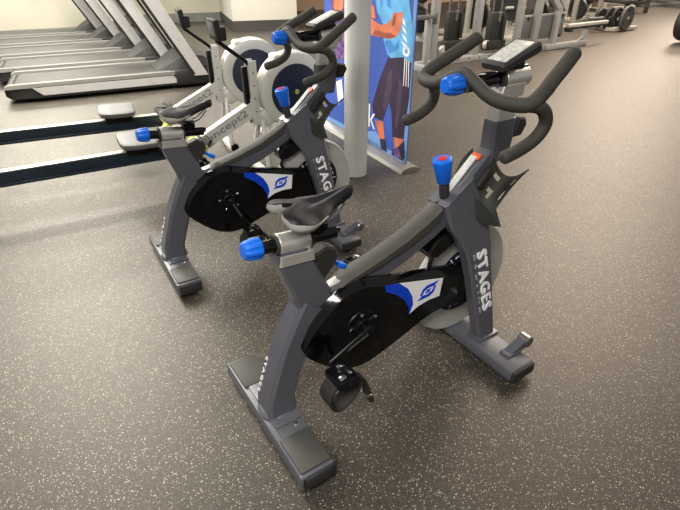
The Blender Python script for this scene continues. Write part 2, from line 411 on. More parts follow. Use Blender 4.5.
    bl = [(.418,.44),(.477,.427),(.513,.393),(.534,.355),(.541,.319),(.527,.283),(.525,.309),(.505,.347),(.468,.386),(.423,.416)]
    wh = [(.477,.427),(.668,.376),(.66,.306),(.609,.308),(.565,.301),(.527,.283),(.541,.319),(.534,.355),(.513,.393)]
    b = MB(); b.prism(bl,-.0605,-.0635); b.build('blue_stripe','bluep',cg,smooth=False)
    b = MB(); b.prism(wh,-.0605,-.0632); b.build('white_badge','white',cg,smooth=False)
    b = MB()   # the emblem: an open angular S of two hooked strokes
    def lg(u, v): return (.603+u*.042, .350+v*.034 - u*.006)
    for sgn in (1,-1):
        pts = [(-.82,-.42),(-.60,.30),(-.18,.68),(1.05,.95),(.60,.46),(.0,.38),(-.42,.10),(-.62,-.42)]
        b.prism([lg(sgn*u, sgn*v) for u, v in pts][::1], -.0632, -.0645)
    b.prism([lg(-.22,.14),lg(.30,.24),lg(.26,.10),lg(-.16,.0)],-.0632,-.0645); b.prism([lg(.22,-.14),lg(-.30,-.24),lg(-.26,-.10),lg(.16,.0)],-.0632,-.0645)
    b.build('emblem','bluep',cg,smooth=False)
    # ---- bottom bracket, cranks, pedals
    CX, CZ = .333, .326
    b = MB(); b.rod((CX,-.062,CZ),(CX,-.078,CZ),.030,24); b.rod((CX,-.076,CZ),(CX,-.094,CZ),.014,20)
    for k in range(5):
        a = radians(100+72*k); b.tube([(CX,-.07,CZ),(CX+.048*cos(a),-.068,CZ+.048*sin(a))],[.010,.007],8)
    sp = b.build('crank_spider','satin',R)
    for k in range(5):
        a = radians(100+72*k); c = MB(); c.rod((CX+.048*cos(a),-.070,CZ+.048*sin(a)),(CX+.048*cos(a),-.0765,CZ+.048*sin(a)),.0062,12); c.build('bolt','chrome',sp)
    b = MB(); b.rod((CX,0,CZ),(CX,.075,CZ),.03,20); b.build('axle_housing','frame',R)
    def crank(s, px, pz):
        b = MB(); y = s*.098; d = Vector((px-CX,0,pz-CZ)).normalized()
        b.tube([V(CX,y,CZ)-d*.01, V(CX,y,CZ)+d*.05, V(px,s*.106,pz)],[.017,.012,.013],12,flat=.6)
        cr = b.build('crank_arm','steel' if 0 else 'satin',R)
        b = MB(); b.box(V((CX+px)/2, y+s*.0095, (CZ+pz)/2), ((V(px,0,pz)-V(CX,0,CZ)).length-.02,.0015,.006),0,rotm('Y',-degrees(math.atan2(d.z,d.x)))); b.build('edge_highlight_strip','steel',cr)
        # pedal
        b = MB(); yc = s*.165
        b.rod((px,s*.11,pz),(px,s*.215,pz),.008,10)
        b.box((px,yc,pz),(.05,.085,.012),.004)
        b.box((px-.032,yc,pz),(.008,.075,.024),.003); b.box((px+.032,yc,pz),(.008,.075,.024),.003)
        for q in (-.036,.036): b.box((px,yc+q,pz),(.07,.007,.022),.002)
        pd = b.build('pedal','satin',cr)
        b = MB(); b.box((px+.008,yc+.022,pz+.012),(.026,.016,.020),.004,rotm('Y',25)); b.box((px-.010,yc-.018,pz+.010),(.022,.022,.018),.004,rotm('Y',-20)); b.box((px+.018,yc-.004,pz+.012),(.012,.03,.010),.003); b.build('cleat_mount','chrome',pd)
        b = MB(); rr = []   # toe basket hanging below the pedal
        for x,z in [(p.x,p.z) for p in spline([(-.028,0,-.005),(-.052,0,-.040),(-.050,0,-.080),(-.028,0,-.104),(.008,0,-.094),(.040,0,-.060),(.044,0,-.018)],4)]:
            c_ = V(0,0,-.06); d_ = (V(x,0,z)-c_).normalized()*.006; wv = .028
            rr.append([V(px+x,yc-wv,pz+z),V(px+x,yc+wv,pz+z),V(px+x+d_.x,yc+wv,pz+z+d_.z),V(px+x+d_.x,yc-wv,pz+z+d_.z)])
        b.loft(rr); b.build('toe_cage','rubber',pd)
        b = MB(); rr = []
        for p in spline([(px+.035,0,pz-.010),(px+.070,0,pz-.050),(px+.090,0,pz-.105),(px+.108,0,pz-.165)],4):
            rr.append([V(p.x-.008,yc-.012,p.z),V(p.x-.008,yc+.012,p.z),V(p.x+.008,yc+.012,p.z),V(p.x+.008,yc-.012,p.z)])
        b.loft(rr); ts = b.build('toe_strap','rubber',pd)
        b = MB(); b.box((px+.096,yc,pz-.128),(.026,.030,.010),.002,rotm('Y',15)); b.build('strap_buckle','chrome',ts)
        return cr
    return R, crank, (CX, CZ)
def finish_bike(R, crank, CX, CZ, down):
    crank(-1, CX+.152*cos(down), CZ+.152*sin(down))
    crank(1, CX-.152*cos(down), CZ-.152*sin(down))
def bike_upper(R):
    # ---- flywheel between the fork legs
    c = V(.820,0,.290)
    b = MB(); b.ring(c,(0,1,0),.222,.135,.026,64)
    b.lathe(c,(0,1,0),[(.222,-.004),(.224,-.003),(.224,.003),(.222,.004)],64,cap=False); fw = b.build('flywheel','fly',R)
    b = MB(); b.lathe(c,(0,1,0),[(.02,-.014),(.136,-.010),(.137,.010),(.02,.014)],48); hub = b.build('flywheel_disc','flyd',fw)
    b = MB()
    for k in range(26):   # perforation marks and spokes printed round the rim
        a = 2*pi*k/26; r_ = .112
        b.box(c+V(r_*cos(a),-.0135,r_*sin(a)),(.018 if k%3 else .03,.002,.004),0,rotm('Y',-degrees(a)+(90 if k%3 else 0)))
    b.build('rim_lettering','white',fw)
    b = MB(); b.rod(c+V(0,-.10,0),c+V(0,.10,0),.012,16); b.rod(c+V(0,-.045,0),c+V(0,.045,0),.03,20); b.build('flywheel_axle','steel',fw)
    # brake caliper under the top tube
    b = MB(); b.prism([(.615,.480),(.640,.510),(.700,.535),(.745,.525),(.738,.490),(.690,.462),(.650,.448),(.625,.455)],-.040,.040,inset=.006)
    b.tube(spline([(.64,-.03,.46),(.625,-.035,.43),(.64,-.03,.40)],4),.008,8)
    b.build('brake_caliper','gloss',R)
    # ---- seat clamp and slider
    b = MB(); b.rod((.090,0,.662),(.188,0,.653),.030,32)
    b.box((.139,0,.632),(.094,.036,.03),.006)
    b.prism([(.085,.608),(.192,.600),(.190,.632),(.088,.640)],-.034,.034,inset=.004)
    sc = b.build('seat_clamp','alu',R)
    b = MB(); b.ring((.0885,0,.6622),(1,0,-.09),.0315,.02,.008,32); b.build('clamp_ring','rubber',sc)
    b = MB(); b.ring((.1895,0,.6528),(1,0,-.09),.0315,.02,.008,32); b.build('clamp_ring','rubber',sc)
    b = MB(); b.rod((.045,0,.666),(.278,0,.646),.0185,24); b.box((.19,0,.660),(.20,.018,.02),.004,rotm('Y',5)); rl = b.build('seat_slider','gloss',R)
    def knob(p, ax, r, L, mname, parent, nm):
        ax = Vector(ax).normalized(); n = ax.orthogonal().normalized(); bi = ax.cross(n); p = Vector(p); rings = []; seg = 48
        for t, q in ((0,.80),(.08,.97),(.3,1.0),(.7,.92),(.92,.80),(1,.62)):
            rings.append([p+ax*(L*t)+(n*cos(a)+bi*sin(a))*(r*q*(1+(.045*(1 if cos(8*a) > 0 else -1) if .05 < t < .95 else 0))) for a in [2*pi*k/seg for k in range(seg)]])
        m = MB(); m.loft(rings); return m.build(nm, mname, parent, angle=30)
    k = knob((.049,0,.668),(-1,0,.07),.0285,.052,'blue',rl,'adjustment_knob')
    # ---- saddle
    N, K = 22, 16
    def hw(t):   # half width along the saddle, rear to nose
        P = [(0,.070),(.08,.084),(.2,.090),(.35,.078),(.5,.062),(.62,.042),(.75,.030),(.88,.024),(.96,.019),(1,.010)]
        for (a,c_),(d,e) in zip(P,P[1:]):
            if t <= d:
                u = (t-a)/(d-a); u = u*u*(3-2*u)*.5+u*.5; return c_+(e-c_)*u
        return P[-1][1]
    def zt(t, v):
        z = .765 + .012*t - .018*sin(pi*min(1,t*1.1))*.6 + (.006*math.exp(-((t-.08)/.12)**2))
        z -= .020*abs(v)**2.6*(1 if t < .4 else .8)
        z -= .008*math.exp(-(v/.22)**2)*max(0, 1-abs(t-.35)/.5)   # centre channel
        return z
    top = []
    for i in range(N+1):
        t = i/N; row = []
        for j in range(K+1):
            v = -1+2*j/K
            xr = .098 + .052*math.exp(-(v/.26)**2) + .030*max(0,abs(v)-.65)
            row.append(V(xr+(.330-xr)*t, v*hw(t), zt(t, v)))
        top.append(row)
    b = MB(); tv = [[b.bm.verts.new(p) for p in r] for r in top]
    bv = [[b.bm.verts.new(V(p.x+(.22-p.x)*.03, p.y*.94, p.z-.012)) for p in r] for r in top]
    for i in range(N):
        for j in range(K):
            b.bm.faces.new((tv[i][j],tv[i][j+1],tv[i+1][j+1],tv[i+1][j])); b.bm.faces.new((bv[i][j],bv[i+1][j],bv[i+1][j+1],bv[i][j+1]))
    edge = [(i,0) for i in range(N,0,-1)]+[(0,j) for j in range(0,K)]+[(i,K) for i in range(0,N)]+[(N,j) for j in range(K,0,-1)]
    for q in range(len(edge)):
        a = edge[q]; c_ = edge[(q+1)%len(edge)]
        b.bm.faces.new((tv[a[0]][a[1]],tv[c_[0]][c_[1]],bv[c_[0]][c_[1]],bv[a[0]][a[1]]))
    sd = b.build('saddle','seat',R,angle=60)
    # grey skirt wrapping the rear lobes
    for s in (-1,1):
        b = MB(); rows = []
        path = [(0, v) for v in (.22,.4,.6,.8,.95)] + [(t, 1.) for t in (.04,.1,.16,.24,.32,.40,.48)]
        for q, (t, v) in enumerate(path):
            xr = .098 + .052*math.exp(-(v/.26)**2) + .030*max(0,abs(v)-.65)
            p = V(xr+(.330-xr)*t, s*v*hw(t), zt(t, v)); cen = V(.20, 0, p.z); dn = .031*(1-.7*max(0,(q-6)/5)) if q > 0 else .018
            inw = (cen-p); inw.z = 0; inw.normalize()
            rows.append([p-inw*.0015+V(0,0,-.002), p-inw*.004+V(0,0,-dn*.45), p+inw*.008+V(0,0,-dn), p+inw*.014+V(0,0,-dn), p+inw*.004+V(0,0,-.004)])
        b.loft(rows); b.build('saddle_skirt','seatgrey',sd,angle=60)
    b = MB()
    for s in (-1,1): b.tube(spline([(.15,s*.024,.718),(.18,s*.022,.700),(.25,s*.022,.700),(.30,s*.012,.735)],5),.0035,8)
    b.build('saddle_rails','steel',sd)
    b = MB(); b.box((.215,0,.688),(.05,.05,.034),.006); b.rod((.215,-.03,.69),(.215,.03,.69),.014,16); b.rod((.215,0,.64),(.215,0,.69),.016,16); b.build('saddle_clamp','satin',rl)
    # ---- seat height lever (black wedge and blue tip)
    b = MB(); b.prism([(.178,.598),(.235,.618),(.266,.606),(.276,.575),(.262,.55),(.235,.522),(.205,.495)],-.022,.022,inset=.006); lv = b.build('seat_post_lock','rubber',R)
    b = MB(); b.rod((.268,0,.548),(.285,0,.536),.007,10); b.box((.296,0,.528),(.036,.022,.018),.006,rotm('Y',35)); b.build('lock_lever','blue',lv)
    # ---- handlebar post
    b = MB(); b.loft([[V(.900+sx*hx, sy*.024, z) for sx, sy in ((-1,-.7),(-.85,-1),(.85,-1),(1,-.7),(1,.7),(.85,1),(-.85,1),(-1,.7))] for z, hx in ((.85,.043),(.96,.043))])
    b.prism([(.850,.945),(.955,.935),(.960,.975),(.860,.975)],-.03,.03,inset=.004)
    b.build('handlebar_post','alu',R)
    b = MB(); b.prism([(.955,.80),(.965,.865),(1.0,.86),(1.012,.835),(.99,.80)],-.024,.024,inset=.006)
    b.build('post_lock','rubber',R)
    b = MB(); b.rod((.868,0,.988),(.985,0,.988),.031,36); al = b.build('handlebar_clamp','alu',R)
    b = MB(); b.ring((.865,0,.988),(1,0,0),.033,.018,.012,36); b.build('clamp_ring','rubber',al)
    b = MB(); b.rod((.700,0,.993),(.980,0,.985),.0195,24); b.box((.80,0,1.008),(.13,.022,.016),.004); b.box((.93,0,1.018),(.10,.024,.012),.004); sl = b.build('handlebar_slider','gloss',R)
    knob((.702,0,.995),(-1,0,.04),.029,.060,'blue',sl,'adjustment_knob')
    # ---- handlebar: crossbar with forward horns and drops
    b = MB()
    half = [(.715,.0,1.026),(.713,.045,1.006),(.714,.095,.982),(.722,.150,.972),(.748,.205,.975),(.79,.210,.998),(.84,.199,1.025),(.89,.188,1.05),(.943,.176,1.080)]
    full = spline([(x,-y,z) for x,y,z in half[::-1]]+[(x,y,z) for x,y,z in half[1:]], 6)
    n = len(full); rad = []
    for i in range(n):
        u = abs(2*i/(n-1)-1); rad.append(.0205 if u > .5 else .0175+.003*(u/.5))
    b.tube(full, rad, 16)
    for s in (-1,1):
        dr = spline([(.752,s*.207,.973),(.782,s*.217,.966),(.806,s*.221,.945),(.816,s*.219,.912),(.795,s*.213,.878),(.745,s*.208,.855),(.688,s*.206,.843)],6)
        b.tube(dr, .0185, 16)
    hb = b.build('handlebar','foam',R,angle=70)
    b = MB(); b.prism([(.70,.975),(.735,.975),(.745,1.02),(.715,1.03)],-.03,.03,inset=.006); b.build('bar_mount','foam',hb)
    # ---- console
    ang = 18
    b = MB(); T = Matrix.Translation(V(.902,0,1.052)) @ Matrix.Rotation(radians(-ang),4,'Y')
    rings = []
    for x, hy, h in ((-.080,.040,.018),(-.074,.046,.026),(.070,.050,.038),(.080,.045,.032)):
        rings.append([T @ V(x, sy*hy, zz) for sy, zz in ((-.8,-h*.45),(-1,-h*.2),(-1,h*.28),(-.86,h*.5),(.86,h*.5),(1,h*.28),(1,-h*.2),(.8,-h*.45))])
    b.loft(rings); b.box(T @ V(.02,0,-.03),(.05,.03,.05),.006,rotm('Y',-ang)); cs = b.build('console','rubber',R)
    b = MB(); b.box(T @ V(.0,0,.0155),(.125,.070,.003),.001,rotm('Y',-ang-3)); b.build('console_screen','screen',cs)
    # ---- bottle holders either side of the head: curved cages with windows
    for s in (-1,1):
        b = MB(); nl, na = 9, 10
        I0,C0,O0 = V(.785,.030,.660),V(.782,.052,.560),V(.822,.097,.585)
        I1,C1,O1 = V(.864,.036,.752),V(.900,.060,.650),V(.930,.119,.730)
        G = []
        for i in range(nl+1):
            t = i/nl; row = []
            I, C_, O = I0.lerp(I1,t), C0.lerp(C1,t), O0.lerp(O1,t)
            O = O + V(-.016,.006,.018)*sin(pi*t)
            for j in range(na+1):
                u = j/na; p = I*(1-u)**2 + C_*2*u*(1-u) + O*u*u; row.append(b.bm.verts.new(V(p.x, s*p.y, p.z)))
            G.append(row)
        holes = {(7,2),(7,3),(4,3),(4,4),(3,4),(7,8),(6,8),(4,8),(3,8)}
        for i in range(nl):
            for j in range(na):
                if (i,j) not in holes: b.bm.faces.new((G[i][j],G[i][j+1],G[i+1][j+1],G[i+1][j]))
        cen = b.bm.verts.new(V(.805,s*.074,.615))
        for j in range(na): b.bm.faces.new((cen,G[0][j+1],G[0][j]))
        bmesh.ops.recalc_face_normals(b.bm, faces=b.bm.faces)
        bmesh.ops.solidify(b.bm, geom=b.bm.faces[:], thickness=.004)
        b.box((.825,s*.036,.69),(.07,.022,.03),.004,rotm('Y',-48))
        b.build('bottle_holder','rubber',R)

R1, cfun, (CX, CZ) = make_bike()
bike_upper(R1)
R2 = copy_tree(R1)
finish_bike(R1, cfun, CX, CZ, math.atan2(.267-.326, .18-.333))
def make_second():
    b0 = bpy.context
R1.location = (-.245,1.0631,0); R1.rotation_euler = (0,0,radians(33.097))
tag(R1,'grey and black exercise bike nearest the camera, saddle overlapping the bike behind','exercise bike','exercise bikes')
# the cranks of the second bike stand at another angle
_names = {}
def crank_for(Rt, down):
    def cr(s, px, pz):
        src = [c for c in R1.children if c.name.startswith('crank_arm')][0 if s < 0 else 1]
        c = copy_tree(src, Rt)
        # turn about the crank axle; pedal stays level
        sx, sz = (CX+.152*cos(d0), CZ+.152*sin(d0)) if s < 0 else (CX-.152*cos(d0), CZ-.152*sin(d0))
        th = -(down-d0)
        c.rotation_euler = (0, th, 0)
        Rm = Matrix.Rotation(th, 3, 'Y'); pv = V(CX,0,CZ); c.location = pv - Rm @ pv
        for k in c.children:
            if k.name.startswith('pedal'):
                q = V(sx,0,sz); inv = Matrix.Rotation(-th,3,'Y'); k.rotation_euler = (0,-th,0); k.location = q - inv @ q
    cr(-1,0,0); cr(1,0,0)
d0 = math.atan2(.267-.326, .18-.333)
crank_for(R2, radians(-66))
R2.location = (-.8404,1.9951,0); R2.rotation_euler = (0,0,radians(31.046))
tag(R2,'grey and black exercise bike standing further back, beside the white column','exercise bike','exercise bikes')

# ================================================================== ROWING MACHINES
def make_rower():
    R = root('rowing_machine', (0,0,0))
    b = MB()
    b.box((.26,0,.262),(1.62,.042,.085),.004); b.box((.26,0,.232),(1.62,.062,.016),.004)
    rl = b.build('rail','rrail',R)
    b = MB(); b.box((.26,0,.306),(1.62,.046,.007),.002); b.build('rail_track','rtop',rl)
    b = MB(); b.tube([(-.48,0,.25),(-.53,0,.03)],.022,12); b.box((-.53,0,.022),(.05,.5,.044),.012); b.build('rear_leg','rwhite',R)
    # inclined front beam
    b = MB(); p0, p1 = V(1.03,0,.245), V(1.49,0,.470); d = (p1-p0).normalized(); nn = V(-d.z,0,d.x)
    b.loft([[p+V(0,-.03,0)+nn*.045,p+V(0,.03,0)+nn*.045,p+V(0,.03,0)-nn*.045,p+V(0,-.03,0)-nn*.045] for p in (p0,p1)])
    fb = b.build('front_beam','rwhite',R,smooth=False)
    text_mesh('lettering','concept2','rtext',fb,p0+d*.07+V(0,-.0305,0)-nn*.030,d,nn,.36,.060,.001,.012)
    b = MB(); b.box((1.27,0,.3925),(.50,.02,.006),.001,rotm('Y',-26)); b.build('chain_cover','satin',fb)
    # flywheel housing
    c = V(1.745,0,.545)
    b = MB(); prof = [(.15,-.075),(.205,-.078),(.232,-.062),(.242,-.02),(.242,.03),(.225,.07),(.17,.085),(.02,.088)]
    b.lathe(c,(0,1,0),prof,56,cap=False)
    b.box(c+V(-.02,0,.205),(.22,.12,.05),.02)
    b.box(c+V(-.17,.0,-.14),(.14,.10,.12),.02,rotm('Y',-30))
    hs = b.build('flywheel_housing','rwhite',R,angle=45)
    b = MB(); b.lathe(c+V(.0,0,.0),(0,1,0),[(.171,-.080),(.168,-.086),(.10,-.092),(.0101,-.094)],48,cap=False); dk = b.build('fan_cover','rnavy',hs)
    b = MB()
    for r_ in (.035,.055,.075,.095,.115,.135,.152): b.ring(c+V(.0,-.091+.00005/r_ + max(0,(r_-.1))*.09,0),(0,1,0),r_+.002,r_-.002,.004,48,bev=.0005)
    for k in range(24):
        a = 2*pi*k/24; b.tube([c+V(.03*cos(a),-.094,.03*sin(a)), c+V(.16*cos(a),-.087,.16*sin(a))],.0013,6)
    b.build('cover_grille','tdark',dk)
    b = MB(); b.lathe(c+V(.0,-.094,0),(0,-1,0),[(.016,0),(.014,.004),(.004,.005)],18); b.build('hub_badge','yel',dk)
    # front upright plates with holes, monitor arm
    b = MB(); b.box((1.475,-.036,.55),(.052,.012,.40),.004); b.box((1.475,.036,.55),(.052,.012,.40),.004); b.box((1.56,0,.55),(.16,.06,.05),.006)
    up = b.build('upright_plate','rwhite',R)
    for s in (-1,1):
        for z in (.44,.52,.60,.68): c_ = MB(); c_.rod((1.475,s*.041,z),(1.475,s*.0445,z),.006,10); c_.build('bolt','steel',up)
    b = MB(); b.box((1.432,0,.58),(.03,.05,.27),.006); b.build('chain_guide','satin',R)
    b = MB(); b.tube([(1.48,-.02,.715),(1.38,-.02,.795),(1.285,-.02,.87)],.011,10); b.tube([(1.48,.02,.715),(1.38,.02,.795),(1.285,.02,.87)],.011,10)
    b.box((1.39,0,.787),(.05,.05,.015),.003,rotm('Y',40))
    b.build('monitor_arm','satin',R)
    b = MB(); b.box((1.275,0,.935),(.035,.16,.115),.008,rotm('Y',-8)); b.box((1.30,-.03,.915),(.05,.09,.075),.01)
    mo = b.build('monitor','tdark',R)
    b = MB(); b.box((1.2565,0,.940),(.002,.12,.075),.0005,rotm('Y',-8)); b.build('display','rackd',mo)
    # front legs
    for s in (-1,1):
        b = MB(); b.tube([(1.52,s*.02,.40),(1.50,s*.10,.20),(1.49,s*.16,.03)],.017,10); b.tube([(1.80,s*.02,.33),(1.84,s*.15,.03)],.017,10)
        b.build('leg','rwhite',R)
    b = MB(); b.box((1.49,0,.028),(.05,.44,.045),.012); b.box((1.84,0,.028),(.05,.44,.045),.012); b.build('foot_bar','rwhite',R)
    for s in (-1,1):
        b = MB(); b.rod((1.50,s*.20,.05),(1.50,s*.23,.05),.03,16); b.build('caster','satin',R)
    # foot plates with straps
    for s in (-1,1):
        b = MB(); b.prism([(1.02,.20),(1.035,.19),(1.135,.333),(1.12,.343)],s*.05,s*.155,inset=.004); fp = b.build('foot_plate','tdark',R)
        b = MB(); b.prism([(1.03,.235),(1.045,.225),(1.075,.275),(1.06,.285)],s*.052,s*.153,inset=.002); b.box((1.035,s*.1,.235),(.05,.09,.03),.01,rotm('Y',-50)); b.build('heel_cup','yel',fp)
        b = MB(); b.prism([(1.040,.235),(1.052,.222),(1.108,.300),(1.096,.314)],s*.045,s*.160,inset=.002); b.build('instruction_label','yel',fp)
        b = MB(); b.tube(spline([(1.10,s*.05,.315),(1.065,s*.07,.365),(1.06,s*.13,.365),(1.10,s*.157,.315)],5),.008,8); b.build('foot_strap','rseat',fp)
    # handle
    # seat on its carriage
    b = MB(); rings = []
    for x, hy, hz, zz in ((.62,.10,.014,.375),(.632,.135,.022,.372),(.70,.148,.024,.368),(.80,.148,.023,.366),(.845,.135,.020,.368),(.855,.10,.012,.368)):
        rings.append([V(x, hy*cos(a)*(1 if abs(cos(a)) < .7 else 1), zz - .012 + max(-.034, hz*1.25*sin(a)) + .010*cos(a)**2) for a in [2*pi*k/20 for k in range(20)]])
    b.loft([[V(p.x, max(-abs(hw_), min(abs(hw_), p.y*1.15)), p.z) for p in r] for r, hw_ in zip(rings,(.10,.135,.148,.148,.135,.10))]); se = b.build('seat','rseat',R,angle=50)
    b = MB(); b.box((.74,0,.335),(.16,.10,.02),.004); b.box((.74,.035,.31),(.18,.012,.05),.003); b.box((.74,-.035,.31),(.18,.012,.05),.003); b.build('seat_carriage','satin',se)
    return R
W1 = make_rower()
W2 = copy_tree(W1)
W1.location = (-1.848,2.52,0); W1.rotation_euler = (0,0,radians(29))
tag(W1,'pale grey rowing machine just behind the further exercise bike, nearer of the two','rowing machine','rowing machines')
W2.location = (-2.259,3.219,0); W2.rotation_euler = (0,0,radians(24))
tag(W2,'pale grey rowing machine beside the nearest treadmill, further of the two','rowing machine','rowing machines')

# ================================================================== TREADMILLS
def make_treadmill():
    """origin: floor below the near upright's base, +x towards the front, +y away"""
    R = root('treadmill', (0,0,0))
    Wd = .86; L0 = -1.96
    b = MB(); b.loft([[V(x,0.02+Wd/2+s*hy,z) for s,z in ((-1,z0),(1,z0),(1,z1),(-1,z1))] for x,hy,z0,z1 in ((L0,.36,.07,.135),(L0+.05,.40,.045,.15),(L0+.3,.42,.04,.15),(-.1,.42,.04,.15))])
    for x in (-1.2,-.3): b.rod((x,.12,.0),(x,.12,.05),.025,12); b.rod((x,.78,.0),(x,.78,.05),.025,12)
    dk = b.build('deck','tdark',R,angle=25)
    b = MB(); b.box((-1.0,.45,.16),(1.72,.60,.012),.003); b.rod((L0+.05,.16,.135),(L0+.05,.74,.135),.03,16); b.build('belt','tbelt',R)
    for s, y in ((-1,.08),(1,.82)):
        b = MB(); b.loft([[V(x,y+s_*.05,z) for s_,z in ((-1,.145),(1,.145),(.8,zt_),(-.8,zt_))] for x,zt_ in ((L0+.01,.165),(L0+.05,.182),(-.30,.185),(-.12,.20))])
        b.build('side_rail','tside',R,angle=25)
        b = MB(); yy = .028 if s < 0 else .872
        b.prism([(-1.62,.065),(-.24,.065),(-.30,.142),(-1.70,.142)], yy-.006, yy+.006, inset=.002); b.build('side_panel','tsil',R)
    # motor hood: domed cover with the front slope
    b = MB(); rings = []
    for x, h, hw_ in ((-.46,.175,.26),(-.40,.205,.31),(-.30,.27,.36),(-.18,.335,.40),(-.05,.36,.425),(.07,.34,.425),(.15,.25,.42),(.19,.12,.39)):
        rings.append([V(x,.45-hw_,.05),V(x,.45-hw_,.05+(h-.05)*.6),V(x,.45-hw_*.86,h-.02),V(x,.45-hw_*.5,h),V(x,.45+hw_*.5,h),V(x,.45+hw_*.86,h-.02),V(x,.45+hw_,.05+(h-.05)*.6),V(x,.45+hw_,.05)])
    b.loft(rings); b.build('motor_hood','tdark',R,angle=30)
    b = MB(); b.box((-.02,.45,.115),(.52,.905,.17),.035); b.build('front_base','tdark',R)
    for y in (.0,.90):
        b = MB(); p = [(.0+dx,z) for dx,z in ((.08,.13),(-.075,.13),(-.585,1.10),(-.43,1.10))]
        b.prism(p, y-.035, y+.035, inset=.008); up = b.build('upright','tsil',R)
        b = MB(); q = [(-.063,.15),(-.095,.15),(-.605,1.10),(-.575,1.10)]
        b.prism(q, y-.037, y+.037, inset=.004); b.build('upright_trim','tdark',up)
    b = MB(); b.box((-.47,.45,1.14),(.22,1.0,.10),.03,rotm('Y',-20)); cn = b.build('console','tdark',R)
    b = MB(); b.tube(spline([(-.50,.02,1.06),(-.62,.02,1.03),(-.72,.06,1.03)],5),.02,10); b.tube(spline([(-.50,.88,1.06),(-.62,.88,1.03),(-.72,.84,1.03)],5),.02,10); b.build('handrail','rubber',cn)
    return R
T0 = make_treadmill()
tl = ['silver and black treadmill nearest the camera, first of the row by the wall',
      'second treadmill of the row, between the nearest one and the middle one',
      'middle treadmill of the row of five by the wall',
      'fourth treadmill of the row, last but one before the wall',
      'furthest treadmill of the row, directly by the pale wall']
tpos = [(-1.58+i*-.615, 5.86+i*.83, 25) for i in range(5)]
for i, (x,y,a) in enumerate(tpos):
    o = T0 if i == 0 else copy_tree(T0)
    o.location = (x,y,0); o.rotation_euler = (0,0,radians(a)); tag(o,tl[i],'treadmill','treadmills in a row by the wall')

# ================================================================== WALLS
def wall(name, p, q, h, th, m, basem=None, bh=.12, bname=None):
    p = Vector((*p,0)); q = Vector((*q,0)); d = (q-p); L = d.length; d.normalize(); ang = math.atan2(d.y,d.x)
    b = MB(); b.box((L/2, th/2, h/2),(L,th,h)); o = b.build(name,m,None,smooth=False); o.location = p; o.rotation_euler = (0,0,ang); tag(o,kind='structure')
    if basem:
        b = MB(); b.box((L/2, -.012, bh/2),(L,.024,bh),.003); o = b.build(bname,basem,None,smooth=False); o.location = p; o.rotation_euler = (0,0,ang); tag(o,kind='structure')
a23 = radians(23)
def off(p, a, t, n=0): return (p[0]+cos(a)*t-sin(a)*n, p[1]+sin(a)*t+cos(a)*n)
w0 = (-4.04-sin(a23)*1.2, 9.18+cos(a23)*1.2)
wall('wall_left', off(w0,a23,-9), off(w0,a23,.2), 3., .2, 'wall', 'base', .06, 'baseboard_left')
wall('wall_back_left', (-6.0,11.25), (-2.594+.35,12.391+.12), 3., .2, 'wall', 'base2', .18, 'baseboard_back_left')
# protruding box wall: side face and front face
wall('wall_box_side', (-2.30,12.40), (-2.065,10.495), 3., .15, 'wallb', 'base', .30, 'baseboard_box_side') if 0 else None
b = MB(); P0 = V(-2.065,10.495,0); P1 = V(-.843,10.825,0); dd = (P1-P0).normalized(); nb = V(-dd.y,dd.x,0)
b.loft([[P0+V(0,0,z),P1+V(0,0,z),P1+nb*2.6+V(0,0,z),P0+nb*2.6-dd*.15+V(0,0,z)] for z in (0,3.)]); tag(b.build('wall_box','wallb',None,smooth=False),kind='structure')
b = MB(); e = .02; b.loft([[P0-nb*e-dd*e+V(0,0,z),P1-nb*e+dd*e+V(0,0,z),P1+nb*2.6+dd*e+V(0,0,z),P0+nb*2.6-dd*(.15+e)+V(0,0,z)] for z in (0,.19)]); tag(b.build('baseboard_box','base',None,smooth=False),kind='structure')
# warm wall strip behind, between box and banner
wall('wall_back', (-1.6,14.2), (12.5,22.5), 3., .2, 'walltan')

# column
b = MB(); b.lathe((.109,3.234,0),(0,0,1),[(.079,0),(.079,3.0)],48); tag(b.build('column','column'),kind='structure')

# ================================================================== BANNER
PB = V(-.12,4.42,0); QB = V(.471,3.299,0); dB = (QB-PB).normalized(); LB = (QB-PB).length
bn = root('roll_up_banner', PB, math.atan2(dB.y,dB.x), 'blue roll-up banner printed with a sportsman in dark trousers, standing behind the column','banner')
PN = MB(); PN.box((LB/2,.0,1.04),(LB,.004,2.0),m='bblue')
b = MB()
b.loft([[V(x,y,z) for y,z in ((-.085,0),(-.07,.022),(-.02,.036),(.02,.036),(.07,.022),(.085,0))] for x in (-.06,LB+.06)]); b.build('base','bbase',bn,smooth=False)
b = MB(); b.rod((LB/2,.02,.03),(LB/2,.02,2.04),.008,10); b.box((LB/2,0,2.045),(LB,.02,.02),.004); b.build('support_pole','steel',bn)
def art(nm, polys, m, k):
    for p in polys: PN.loft([[V(x,-.0021-k*.0004,z) for x,z in p],[V(x,-.0025-k*.0004,z) for x,z in p]],m)
art('printed_border',[[(1.222,.04),(1.262,.04),(1.262,2.03),(1.235,2.03)],[(.0,.04),(1.262,.04),(1.262,.075),(.0,.075)]],'bblue2',0)
art('printed_highlight',[[(.70,.04),(.98,.04),(.99,.10),(.85,.16),(.70,.12)]],'bblue2',0)
art('printed_trousers',[[(.979,.713),(.934,.644),(.864,.524),(.783,.342),(.82,.261),(.94,.262),(1.014,.423),(1.049,.34),(1.079,.178),(1.214,.209),(1.250,.502),(1.25,.714),(1.157,.736),(1.005,.725)]],'pants',1)
art('trouser_highlight',[[(.98,.62),(1.03,.64),(1.04,.52),(1.0,.40),(.955,.33),(.93,.37),(.96,.5)],[(1.12,.60),(1.17,.56),(1.16,.40),(1.13,.26),(1.10,.26),(1.11,.45)]],'pants2',2)
